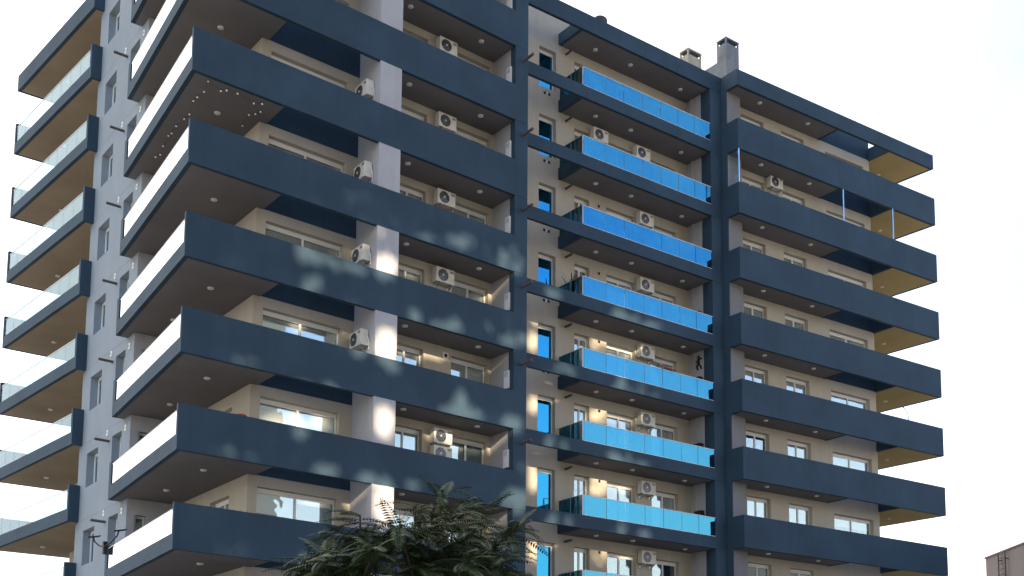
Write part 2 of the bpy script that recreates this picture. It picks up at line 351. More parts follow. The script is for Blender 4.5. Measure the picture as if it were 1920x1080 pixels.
CURT = mat('curtain_cloth', (0.55, 0.52, 0.46), 0.9, 0.1, 3, 0.0)
GREENC = mat('green_curtain', (0.16, 0.26, 0.22), 0.9, 0.1, 3, 0.0)
def window(name, frame, a, b, c, d, blind, th=.26, mull=1, band=.11, side=None, rd=None, glass=None):
    """white sliding window set in an opening; blind = fraction covered from the head"""
    rd = th - .06 if rd is None else rd
    F = frame; q = MB(); f = .055; e = .004
    def bx(a0, a1, d0, d1, z0, z1): q.box(a0, a1, d0, d1, z0, z1, F)
    bx(a + e, b - e, rd, rd + .055, d - band - f, d - e)
    bx(a + e, b - e, rd, rd + .055, c + e, c + f)
    bx(a + e, a + f, rd, rd + .055, c + f, d - band - f); bx(b - f, b - e, rd, rd + .055, c + f, d - band - f)
    us = [a + f] + [a + (b - a) * k / (mull + 1) for k in range(1, mull + 1)] + [b - f]
    for u in us[1:-1]: bx(u - .035, u + .035, rd - .012, rd + .045, c + f, d - band - f)
    o = P(q, name, WHITE)
    q = MB(); q.box(a + f, b - f, rd + .02, rd + .028, c + f, d - band - f, F); child(q, 'pane', glass or WING, o)
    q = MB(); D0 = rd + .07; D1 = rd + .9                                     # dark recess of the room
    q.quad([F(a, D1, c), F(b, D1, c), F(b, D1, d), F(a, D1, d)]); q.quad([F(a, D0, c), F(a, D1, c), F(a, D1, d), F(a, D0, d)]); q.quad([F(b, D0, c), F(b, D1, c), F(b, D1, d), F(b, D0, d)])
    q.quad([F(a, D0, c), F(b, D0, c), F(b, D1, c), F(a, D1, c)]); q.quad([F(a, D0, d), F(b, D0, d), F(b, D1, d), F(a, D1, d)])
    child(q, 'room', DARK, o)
    hh = d - band - f - (c + f)
    if not isinstance(blind, (list, tuple)): blind = [blind] * (len(us) - 1)
    q = MB(); ok = False
    for (x0, x1), bl in zip(zip(us, us[1:]), blind):
        if bl > 0:
            n = 10; ok = True
            for k in range(n):                                             # faint slats
                z1 = d - band - f - hh * bl * k / n; z0 = d - band - f - hh * bl * (k + 1) / n
                q.box(x0 + .01, x1 - .01, rd + .075 + .0, rd + .09, z0 + .004, z1, F)
    if ok: child(q, 'blind', BLIND, o)
    if side:
        q = MB(); x0, x1 = side; n = 14
        for k in range(n):
            ua = x0 + (x1 - x0) * k / n; ub = x0 + (x1 - x0) * (k + 1) / n; da = rd + .13 + .03 * (k % 2); db = rd + .13 + .03 * ((k + 1) % 2)
            q.quad([F(ua, da, c), F(ub, db, c), F(ub, db, d), F(ua, da, d)])
        child(q, 'curtain', CURT, o)
    return o

FA = lambda u, d, z: TA(u, WA + d, z)
FB = lambda u, d, z: TB(u, WB + d, z)
FC = lambda u, d, z: TC(u, WC + d, z)
FL = lambda u, d, z: (1.148 + d, u, z)
FX = lambda u, d, z: (2.928 + d, u, z)
FR = lambda u, d, z: (u, 7.572 + d, z)
WT = 10.35
rnd = random.Random(3)
base = {j: zb(j) for j in range(-2, 7)}
floors = list(range(-2, 7))
opsA = []; opsB = []; opsC = []; opsL = []; opsX = []; opsR = []
blA = {(0, 0): .95, (1, 0): .35, (2, 0): .8, (3, 0): .85, (4, 0): [.72, .9], (5, 0): [.5, .12], (-1, 0): .9}
for j in floors:
    z = base[j]
    opsA += [(3.28, 6.2, z + 1.15, z + 2.66), (8.15, 9.57, z + 1.15, z + 2.70), (10.79, 12.45, z + 1.15, z + 2.74)]
    opsB += [(15.78, 16.66, z + .84, z + 2.60), (17.64, 18.44, z + .25, z + 2.58), (19.37, 20.95, z + .25, z + 2.56), (21.85, 23.4, z + .25, z + 2.54)]
    opsC += [(26.32, 27.75, z + 1.1, z + 2.70), (28.9, 30.4, z + 1.1, z + 2.68), (31.85, 34.55, z + 1.15, z + 2.55)]
    opsL += [(8.45, 9.46, z + 1.05, z + 2.62), (11.0, 12.3, z + 1.22, z + 2.55)]
    opsX += [(3.0, 4.6, z + .25, z + 2.55)]
    if j >= 3: opsR += [(1.42, 1.85, z + .25, z + 2.45)]
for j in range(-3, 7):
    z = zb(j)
    q = MB(); q.box(2.932, 6.6866, -.008, .02, z + (.02), z + 1.13, FA); P(q, 'painted_shade_band', NAVY)  # navy strip painting in the shade on the wall behind the parapets
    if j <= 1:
        q = MB(); q.box(31.4, 34.985, -.008, .02, z + .02, z + 1.13, FC); P(q, 'painted_shade_band', NAVY)
wall('front_wall', FA, 2.93, 12.66, GROUND, WT, opsA, CREAM)
wall('front_wall', FB, 13.16, 24.14, GROUND, WT, opsB, CREAM)
wall('front_wall', FC, 25.70, 35.0, GROUND, WT, opsC, CREAM)
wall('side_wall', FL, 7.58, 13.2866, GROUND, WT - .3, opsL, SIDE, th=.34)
wall('recess_wall', FX, 1.87, 7.60, GROUND, 9.1, opsX, CREAM)
wall('recess_wall', FR, 1.15, 2.95, GROUND, 9.1, opsR, GREY)
# back, right and roof of the block
q = MB()
q.prism([(3.2, 8.0), (1.6, 8.0), (1.6, 13.1), (34.7, 13.1), (34.7, 4.4), (25.8, 4.6), (24.5, 4.9), (13.0, 5.3), (12.6, 3.6), (3.4, 3.4)], GROUND, 9.25)
P(q, 'core', PLAINM)
q = MB(); q.prism([(1.4, 13.28), (35.0, 13.28), (35.0, 13.05), (1.4, 13.05)], GROUND, WT - .3); q.prism([(34.76, 1.6), (34.99, 1.6), (34.99, 13.05), (34.76, 13.05)], GROUND, WT - .01); P(q, 'rear_wall', CREAM)
q = MB(); q.prism([(2.93, 13.3), (2.93, 20), (9, 20), (9, 13.3)], GROUND, 9.3); P(q, 'rear_wall', CREAM)
q = MB(); q.prism([(3.0, 2.0), (12.9, 2.4), (13.3, 3.6), (24.9, 3.4), (26, 2.2), (34.7, 1.5), (34.7, 13.0), (1.6, 13.0), (1.6, 8.0), (3.0, 8.0)], 9.3, 9.45); P(q, 'roof', SOFFIT)

for j in floors:
    z = base[j]
    b0 = blA.get((j, 0), rnd.choice([.3, .9, 1]))
    window('window', FA, 3.28, 6.2, z + 1.15, z + 2.66, b0)
    window('window', FA, 8.15, 9.57, z + 1.15, z + 2.70, {4: [.1, .5], -1: [.2, .9]}.get(j, [1, .95]), mull=1, side=(8.4, 9.0) if j == 4 else None)
    window('window', FA, 10.79, 12.45, z + 1.15, z + 2.74, {4: 0, 3: .96, 2: .72, 1: .8, 0: [.9, 0], -1: [1, .4]}.get(j, .9), side=(10.85, 11.6) if j in (0, 4) else None)
    window('window', FB, 15.78, 16.66, z + .84, z + 2.60, 0, mull=0, band=.09, glass=BLUEG)
    window('balcony_door', FB, 17.64, 18.44, z + .25, z + 2.58, {-2: 0, -1: [.5, 0]}.get(j, [.9, .95]), side=(17.7, 18.1) if j > 2 else None)
    window('balcony_door', FB, 19.37, 20.95, z + .25, z + 2.56, {3: [.12, 1], 5: 0, -1: [1, 1], 4: [.6, .45]}.get(j, [.95, .9]))
    window('balcony_door', FB, 21.85, 23.4, z + .25, z + 2.54, {3: [.9, .95], 5: 0, 4: [.8, .95]}.get(j, [.95, .9]), side=(22.2, 22.7) if j == 3 else None)
    window('window', FC, 26.32, 27.75, z + 1.1, z + 2.70, {-2: 0, -1: [.9, 1], 3: 0, 2: [.3, .5]}.get(j, [.9, 1]))
    window('window', FC, 28.9, 30.4, z + 1.1, z + 2.68, {-2: [0, 1], -1: [.2, .25], 1: .3, 3: .45, 2: [.9, .6]}.get(j, [.95, .9]), side=(29.0, 30.3) if j == 2 else None)
    window('window', FC, 31.85, 34.55, z + 1.15, z + 2.55, {-2: 0, 3: .62, 4: .3}.get(j, [1, .8]), side=(33.4, 34.4) if j == 2 else None)
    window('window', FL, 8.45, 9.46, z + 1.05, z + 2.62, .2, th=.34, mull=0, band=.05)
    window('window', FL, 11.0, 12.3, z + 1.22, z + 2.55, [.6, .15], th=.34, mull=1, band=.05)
    window('balcony_door', FX, 3.0, 4.6, z + .25, z + 2.55, .3)
    if j >= 3: window('balcony_door', FR, 1.42, 1.85, z + .25, z + 2.45, 0, mull=0, band=.03)
    # drain spouts and small vents
    zs = z + 2.5 if j > -3 else 0
    q = MB(); q.tube(TA(12.97, .02, zs), TA(12.97, -.62, zs + .01), .055, .055, 14); P(q, 'drain_spout', PIPE)
    q = MB(); q.tube(FB(17.18, .02, zs + .22), FB(17.18, -.42, zs + .23), .05, .05, 14); P(q, 'drain_spout', PIPE)
    q = MB(); q.tube((1.16, 9.78, zs), (.62, 9.78, zs + .01), .05, .05, 14); P(q, 'drain_spout', PIPE)
    for yy, zv in ((10.0, z + 2.86), (8.04, z + 2.62)):
        q = MB(); q.box(1.125, 1.15, yy - .07, yy + .07, zv - .1, zv + .1); vc = P(q, 'vent_cover', WHITE)
        q = MB(); q.box(1.12, 1.13, yy - .025, yy + .025, zv - .05, zv + .05); child(q, 'vent_hole', BLACK, vc)
    for x, zv in ((16.07, z + .60), (16.30, z + .60), (18.96, z + 2.48)):
        q = MB(); q.box(x - .055, x + .055, -.012, .02, zv - .055, zv + .055, FB); P(q, 'vent_hole', BLACK)
    q = MB(); q.box(16.145, 16.225, -.015, .02, z + .55, z + .65, FB); P(q, 'vent_cover', WHITE)
    if j == 3:
        q = MB(); q.box(10.42, 10.66, -.02, .02, z + 2.56, z + 2.80, FA); vc = P(q, 'vent_cover', WHITE)
        q = MB(); q.box(10.48, 10.6, -.026, .01, z + 2.62, z + 2.74, FA); child(q, 'vent_hole', BLACK, vc)
    # barbecue opening in the middle bay's side wall
    if j > -2:
        q = MB(); q.box(23.90, 24.15, .72, 1.12, z + 1.0, z + 1.78, TB); P(q, 'barbecue_opening', BLACK)

# shallow render joints on the left wall and the bay wall
q = MB()
for j in floors:
    z = zb(j); q.box(1.1465, 1.149, 7.6, 13.28, z - .012, z + .004)
P(q, 'render_joint', SOFFIT)

# ------------------------------------------------------------------ chimneys (parts of the roof)
def chimney(x0, x1, y0, y1, z0, z1, m, basey=None, basez=None, basem=None):
    q = MB(); q.box(x0, x1, y0, y1, z0, z1 - .30)
    for xa in (x0, x1 - .07):
        for ya in (y0, y1 - .07): q.box(xa, xa + .07, ya, ya + .07, z1 - .30, z1 - .07)
    q.box(x0 + .12, x1 - .12, y0 + .12, y1 - .12, z1 - .30, z1 - .07, mi=1)
    q.box(x0 - .012, x1 + .012, y0 - .012, y1 + .012, z1 - .07, z1, mi=0)
    o = P(q, 'chimney', [m, NAVY])
    if basey:
        q = MB(); q.box(x0 + .004, x1 - .004, y1, basey, z0, basez); child(q, 'chimney_base', basem or m, o)
    return o
chimney(24.48, 25.35, 3.3, 3.86, 9.4, 11.98, CONC)
CH2 = mat('grey_concrete', (0.20, 0.215, 0.225), 0.9, 0.25, 1.4, 0.5, 30, streak=0.4)
chimney(27.02, 27.9, 3.3, 3.92, 9.3, 13.55, CH2, 6.4, 12.48, CH2)

# ------------------------------------------------------------------ free-standing things on the building
# air conditioner prototype: front faces -Y, origin at its base centre back
def make_ac():
    r = empty('air_conditioner')
    q = MB(); q.box(-.40, .40, -.31, -.02, 0, .56)
    o = q.build('casing', ACW, r, bevel=.015)
    q = MB(); n = 28; c = Vector((-.10, -.312, .28)); R0 = .225
    q.tube(c + Vector((0, .004, 0)), c + Vector((0, -.004, 0)), R0, R0, n)
    q.build('fan_opening', BLACK, r)
    q = MB()
    for rr in (.05, .09, .13, .17, .21):
        for k in range(24):
            a0 = 2 * math.pi * k / 24; a1 = 2 * math.pi * (k + 1) / 24
            q.tube(c + Vector((math.cos(a0) * rr, -.012, math.sin(a0) * rr)), c + Vector((math.cos(a1) * rr, -.012, math.sin(a1) * rr)), .0045, n=4, caps=False)
    for k in range(8):
        a0 = 2 * math.pi * k / 8
        q.tube(c + Vector((0, -.012, 0)), c + Vector((math.cos(a0) * .225, -.012, math.sin(a0) * .225)), .004, n=4)
    q.build('fan_grille', STEEL, r)
    q = MB(); q.tube(c + Vector((0, -.008, 0)), c + Vector((0, -.026, 0)), .036, .03, 14); q.build('hub', WHITE, r)
    q = MB()
    for k in range(5): q.box(.20, .36, -.3135, -.309, .42 + k * .018, .428 + k * .018)
    q.build('louvre', BLACK, r)
    for sx in (-.27, .27):
        q = MB(); q.box(sx - .02, sx + .02, -.36, 0.0, -.035, -.004); q.box(sx - .02, sx + .02, -.02, 0.004, -.22, -.035)
        q.hexa([(sx - .015, -.33, -.035), (sx + .015, -.33, -.035), (sx + .015, -.30, -.035), (sx - .015, -.30, -.035),
                (sx - .015, -.04, -.20), (sx + .015, -.04, -.20), (sx + .015, -.02, -.18), (sx - .015, -.02, -.18)])
        q.build('bracket', STEEL, r)
    q = MB(); pts = [Vector((.40 + .10 * math.sin(t * .45), -.12 + .11 * (t / 7), .42 - .075 * t)) for t in range(8)]
    q.path(pts, .018); q.build('hose', WHITE, r)
    return r
ac0 = make_ac(); used = [False]
def place_ac(loc, rz, label, group):
    o = ac0 if not used[0] else copy_tree(ac0); used[0] = True
    o.location = loc; o.rotation_euler = (0, 0, rz); tag(o, label, 'air conditioner', group)
    return o
ordn = {-2: 'top', -1: 'second', 0: 'third', 1: 'fourth', 2: 'fifth', 3: 'sixth', 4: 'seventh', 5: 'eighth'}
rzA = math.atan(sA); rzB = math.atan(sB); rzC = math.atan(sC)
GA = 'air conditioners on the wall right of the pale pier'
for j, t in ((-1, 'topmost'), (0, 'second from the top'), (1, 'third from the top'), (2, 'fourth from the top')):
    place_ac(FA(10.28, 0, zb(j) + 2.30), rzA, 'air conditioner right of the pale pier, %s in its column' % t, GA)
place_ac(FA(10.28, 0, zb(4) + 2.25), rzA, 'upper unit of the two air conditioners stacked beside the pale pier', GA)
place_ac(FA(10.28, 0, zb(4) + 1.60), rzA, 'lower unit of the two air conditioners stacked beside the pale pier', GA)
GP = 'air conditioners seen side-on on the pale pier'
for j, t in ((0, 'highest of four'), (1, 'second highest of four'), (2, 'third highest of four'), (3, 'lowest of four')):
    x = 6.6866
    o = place_ac((x, TA(x, .82, 0)[1], zb(j) + 1.85), R(-90), 'air conditioner seen side-on left of the pale pier, ' + t, GP)
GB = 'air conditioners above the blue glass balconies'
nm = {-1: 'second', 0: 'third', 1: 'fourth', 2: 'fifth', 3: 'sixth', 4: 'seventh', 5: 'lowest visible'}
for j in range(-1, 6):
    place_ac(FB(21.42, 0, zb(j) + 2.22), rzB, 'cream air conditioner above the %s blue glass balcony%s' % (nm[j], ' from the top' if j < 5 else ''), GB) if j > -1 else \
        place_ac(FB(21.25, 0, zb(j) + 2.22), rzB, 'right-hand one of two air conditioners above the second blue glass balcony from the top', GB)
place_ac(FB(18.85, 0, zb(-1) + 2.25), rzB, 'left-hand one of two air conditioners above the second blue glass balcony from the top', GB)
place_ac(FC(28.25, 0, zb(-1) + 2.55 - .05), rzC, 'cream air conditioner between two windows on the right wing near the roof', GB.replace('above the blue glass balconies', 'of the right wing'))

# white cabinets at the right end of the pale-pier bays
def cabinet():
    r = empty('utility_cabinet')
    q = MB(); q.box(-.08, 0, -.30, 0, 0, .68); q.build('casing', WHITE, r, bevel=.012)
    q = MB(); q.box(-.09, .0, -.24, -.06, -.12, -.01); q.build('foot', BLACK, r)
    q = MB()
    for k in range(6): q.box(-.084, -.079, -.25, -.05, .45 + k * .03, .462 + k * .03)
    q.build('louvre', STEEL, r)
    return r
cab0 = cabinet()
for k, j in enumerate(range(-2, 5)):
    o = cab0 if k == 0 else copy_tree(cab0)
    o.location = (12.618, 1.03, zb(j) + 1.58)
    tag(o, 'slim white cabinet in the right end of the %s navy balcony from the top' % ordn[j], 'cabinet', 'white cabinets at the right ends of the balconies')

# string lights
A1 = [(0.6, 0.08), (0.7, 0.79), (0.66, 1.23), (0.68, 1.61), (0.86, 2.39), (0.84, 2.79), (0.84, 3.49), (0.87, 3.96), (0.84, 4.18), (0.99, 5.07), (1.1, 5.63), (1.03, 5.9)]
A2 = [(0.6, 0.10), (1.1, 0.41), (1.22, 0.26), (1.6, 0.3), (2.21, 0.44), (2.43, 0.3), (2.63, 0.86), (2.52, 1.01), (2.38, 1.2), (2.54, 2.06)]
def string(pts, label):
    r = empty('string_lights', (pts[0][0], pts[0][1], -.01), label=label, cat='string lights', group='string lights under the corner balcony')
    ox, oy = pts[0][0], pts[0][1]; q = MB(); prev = None
    for k, (x, y) in enumerate(pts):
        zz_ = -.02 if k % 3 == 0 else -.07
        p_ = Vector((x - ox, max(y, .22) - oy, zz_))
        if prev is not None:
            mid = (prev + p_) / 2 + Vector((0, 0, -.05)); q.path([prev, mid, p_], .0045, 5)
        prev = p_
    q.build('cable', BLACK, r)
    for k, (x, y) in enumerate(pts):
        zz_ = -.02 if k % 3 == 0 else -.07; b = MB(); c = Vector((x - ox, max(y, .22) - oy, zz_))
        b.tube(c, c + Vector((0, 0, -.03)), .014, .014, 8, 0); n = 8
        zr = [(.012, -.03), (.028, -.045), (.034, -.062), (.028, -.08), (.01, -.092)]
        for (ra, za), (rb, zb2) in zip(zr, zr[1:]): b.tube(c + Vector((0, 0, za)), c + Vector((0, 0, zb2)), ra, rb, n, 1, caps=True)
        b.build('bulb', [BLACK, BULB], r)
string(A1, 'strand of small round bulbs running back along the left edge of the corner balcony ceiling')
string(A2, 'strand of small round bulbs along the front edge of the corner balcony ceiling')

# skateboard on the fifth blue railing
x, y, z = TB(21.45, .03, zb(2) + 1.352)
sk = empty('skateboard', (x, y, z), rzB, label='pinkish skateboard lying along the white rail of a blue glass balcony', cat='skateboard')
q = MB(); n = 12; pr = []
for k in range(n + 1):
    t = k / n; u = -.45 + .9 * t; lift = .07 * max(0, abs(t - .5) * 2 - .72) / .28; wd = .11 * math.sqrt(max(.12, 1 - max(0, abs(t - .5) * 2 - .7) ** 2 / .09 * .88)); pr.append((u, wd, .075 + lift))
for a, b in zip(pr, pr[1:]):
    q.hexa([(a[0], -a[1], a[2]), (b[0], -b[1], b[2]), (b[0], b[1], b[2]), (a[0], a[1], a[2]), (a[0], -a[1], a[2] + .014), (b[0], -b[1], b[2] + .014), (b[0], b[1], b[2] + .014), (a[0], a[1], a[2] + .014)])
q.build('deck', DECK, sk)
for sx in (-.27, .27):
    q = MB(); q.box(sx - .03, sx + .03, -.05, .05, .03, .075); q.tube((sx, -.1, .028), (sx, .1, .028), .008); q.build('truck', STEEL, sk)
    for sy in (-.1, .1):
        q = MB(); q.tube((sx, sy - .018, .028), (sx, sy + .018, .028), .028, .028, 16); q.build('wheel', BLACK, sk)

# climbing figure decoration on the side wall of the fifth blue balcony
fx = 24.138 - .03
wf = MB(); cy, cz = 2.48, -3.50
def limb(pts, r):
    pts = [(a * .78, b * .78) for a, b in pts]; r *= .8
    for a, b in zip(pts, pts[1:]):
        wf.tube((fx, cy - a[0], cz + a[1]), (fx, cy - b[0], cz + b[1]), r, r * .8, 8)
limb([(0, .16), (.02, -.1)], .085); limb([(0, .16), (.0, .28)], .05)
limb([(0.01, .27), (.02, .38)], .07)
limb([(.03, .14), (.18, .22), (.26, .17)], .04); limb([(-.03, .14), (-.14, .04), (-.2, .1)], .04)
limb([(.04, -.1), (.16, -.24), (.24, -.42)], .055); limb([(0, -.1), (-.13, -.16), (-.1, -.34), (-.04, -.42)], .055)
tag(wf.build('wall_figure', BLACK), 'black climbing figure ornament on the grey side wall beside a blue balcony', 'wall ornament')

# plants on the fourth blue balcony
def plant(x, y, z, n, h, label, seed):
    rr = random.Random(seed); r = empty('potted_plant', (x, y, z), label=label, cat='plant')
    q = MB(); q.tube((0, 0, 0), (0, 0, .3), .13, .17, 16); q.build('pot', BLACK, r)
    q = MB()
    for k in range(n):
        a = rr.uniform(0, 6.28); ln = h * rr.uniform(.6, 1); lean = rr.uniform(.1, .5); w_ = .05
        d = Vector((math.cos(a), math.sin(a), 0)); s = Vector((-d.y, d.x, 0)); P0 = Vector((0, 0, .25)); last = None
        for i in range(6):
            t = i / 5; c = P0 + d * (lean * ln * t * t) + Vector((0, 0, ln * t)); ww = w_ * math.sin(math.pi * min(.96, .15 + .85 * t)) + .006
            if last: q.quad([last[0], last[1], c + s * ww, c - s * ww])
            last = (c - s * ww, c + s * ww)
    q.build('leaves', PLANTM, r)
    return r
yb = TB(17.0, 0, 0)[1]
plant(17.06, yb + .95, zb(1) + .2, 12, 1.55, 'dark tall leaves of a potted plant behind the glass of the fourth blue balcony', 2)
plant(17.35, yb + .55, zb(1) + .2, 12, 1.25, 'shorter dark potted plant right of the tall one on the fourth blue balcony', 5)

# drying rack on the seventh blue balcony
x, y, z = TB(17.0, .8, zb(4) + .2)
dr = empty('drying_rack', (x, y, z), label='white folding drying rack standing behind the glass of the seventh blue balcony', cat='drying rack')
for xx in (-.02, .78):
    q = MB(); q.tube((xx, -.25, 0), (xx, 0, 1.5), .016); q.tube((xx, .25, 0), (xx, 0, 1.5), .016); q.tube((xx, -.12, .8), (xx, .12, .8), .012); q.build('side_frame', WHITE, dr)
q = MB()
for k in range(5): q.tube((-.02, -.2 + .1 * k, .8), (.78, -.2 + .1 * k, .8), .007)
q.tube((-.02, 0, 1.5), (.78, 0, 1.5), .012); q.build('rods', WHITE, dr)

# red pot on the corner balcony
pt = MB(); x, y = 2.1, TA(2.1, .30, 0)[1]; pt.tube((x, y, zb(4) + .2), (x, y, zb(4) + 1.45), .16, .18, 18); pt.tube((x, y, zb(4) + 1.45), (x, y, zb(4) + 1.50), .2, .2, 18)
tag(pt.build('bin', RED), 'dark red bin whose rim shows above the seventh navy parapet near the corner', 'bin')

# twin antenna mast on the end post of the lowest full corner balcony
x, y, z = side_line(8.1) - .05, 8.1, zb(5) + 1.33
fl = empty('twin_antenna_mast', (x, y, z), label='dark twin-armed mast on the left end of the lowest full corner balcony', cat='antenna')
q = MB(); q.box(-.09, .05, -.07, .07, -.30, .14); q.build('mount', BLACK, fl)
for s_ in (-1, 1):
    dv = Vector((.18, -1.0, 0)) * (1.0 if s_ > 0 else -.62)
    q = MB(); q.path([dv * .05 + Vector((-.06, 0, -.05)), dv * .5 + Vector((-.08, 0, .04)), dv * .95 + Vector((-.1, 0, .22)), dv * 1.05 + Vector((-.1, 0, .38))], .026, 8); q.build('arm', BLACK, fl)
    q = MB(); c = dv * 1.07 + Vector((-.1, 0, .39)); q.hexa([c + Vector(v) for v in ((-.22, -.14, -.07), (.22, -.14, .03), (.22, .14, .03), (-.22, .14, -.07), (-.22, -.14, -.04), (.22, -.14, .06), (.22, .14, .06), (-.22, .14, -.04))]); q.build('head', BLACK, fl)

# bent aerial on a right wing parapet
x, y, z = TC(35.75, .07, zb(2) + HP)
ae = MB(); ae.path([Vector((x + a, y, z + b)) for a, b in ((0, -.02), (.01, .18), (-.06, .36), (-.2, .5), (-.38, .58))], .014, 8); ae.tube((x - .36, y, z + .57), (x - .46, y, z + .62), .03, .02, 8)
ae.path([Vector((x + a, y, z + b)) for a, b in ((0.02, .0), (-.09, .1), (-.2, .14))], .008, 6)
tag(ae.build('aerial', BLACK), 'thin bent aerial sticking up from a right wing parapet against the sky', 'aerial')

# satellite dish above the roof beam
dsh = empty('satellite_dish', (18.03, 1.95, 9.3), label='dark round satellite dish showing above the roof beam of the middle bay', cat='satellite dish')
q = MB(); c = Vector((0, 0, .62)); n = 28
d = Vector((-.6, -.78, .12)).normalized(); u = d.orthogonal().normalized(); v = d.cross(u); prev = None
rings = []
for k in range(7):
    rr = .30 * k / 6; rings.append([c + d * (.5 * rr * rr) + (u * math.cos(t * 2 * math.pi / n) + v * math.sin(t * 2 * math.pi / n)) * rr for t in range(n)])
for a, b in zip(rings, rings[1:]):
    for t in range(n):
        q.quad([a[t], a[(t + 1) % n], b[(t + 1) % n], b[t]]); q.quad([a[t] - d * .02, b[t] - d * .02, b[(t + 1) % n] - d * .02, a[(t + 1) % n] - d * .02])
q.build('reflector', mat('dish_grey', (.05, .055, .06), .5, .1, 3, 0), dsh)
q = MB(); q.tube((0, 0, 0), (0, 0, .6), .03); q.path([c - Vector((0, 0, .28)), c + d * .3 - Vector((0, 0, .1))], .012); q.build('mast', BLACK, dsh)

# glass screens enclosing the second balcony of the right wing
gs = empty('glass_screen', TC(31.5, .07, zb(-1) + HP), label='frameless glass balcony screen with bright vertical edges on the right wing near the roof', cat='glass screen')
gx, gy, gz = TC(31.5, .07, zb(-1) + HP)
EDGE = glassmat('glass_edge', (.75, .93, 1.0), (.5, .8, .95), .5, .15)
hgt = H - HP - .01
q = MB()
q.box(24.86, 24.872, .03, .62, 0.01, hgt, lambda a, b, c: (TC(a, b, 0)[0] - gx, TC(a, b, 0)[1] - gy, c)); q.build('pane', CLEARG, gs)
for xx in (24.83, 31.5, 35.0):
    q = MB(); q.box(xx - .03, xx + .03, -.01, .03, 0.005, hgt, lambda a, b, c: (TC(a, b, 0)[0] - gx, TC(a, b, 0)[1] - gy, c)); q.build('pane_edge', EDGE, gs)

# ------------------------------------------------------------------ neighbour building at the far right
c0 = Vector((52.498, 6.662, 0)); dr_ = Vector((-.5372, -.8434, 0)); nr_ = Vector((.8434, -.5372, 0))
nb = empty('neighbouring_building', (c0.x, c0.y, GROUND), label='pinkish grey plain building with rooftop ladder at the lower right corner', cat='building')
tz = -8.636 - GROUND
def TN(u, d, z): p_ = dr_ * u + nr_ * d; return (p_.x, p_.y, z)
q = MB(); q.box(0, 26, 0, 14, 0, tz, TN); q.build('wall', PINK, nb)
q = MB(); q.box(-.06, 26.06, -.06, .25, tz, tz + .10, TN); q.box(-.06, .2, .25, 14, tz, tz + .10, TN); q.build('coping', mat('red_coping', (.22, .15, .14), .8, .15, 2, .2), nb)
q = MB()
for u in (2.1, 2.98): q.box(u - .03, u + .03, -.22, -.17, tz - 6, tz + .02, TN)
q.build('ladder_rail', BLACK, nb)
q = MB()
for k in range(20): q.box(2.1, 2.98, -.21, -.18, tz - .1 - k * .32, tz - .06 - k * .32, TN)
for zz_ in (tz - .5, tz - 3): q.box(2.07, 2.13, -.17, 0, zz_, zz_ + .05, TN); q.box(2.95, 3.01, -.17, 0, zz_, zz_ + .05, TN)
q.build('ladder_rungs', BLACK, nb)

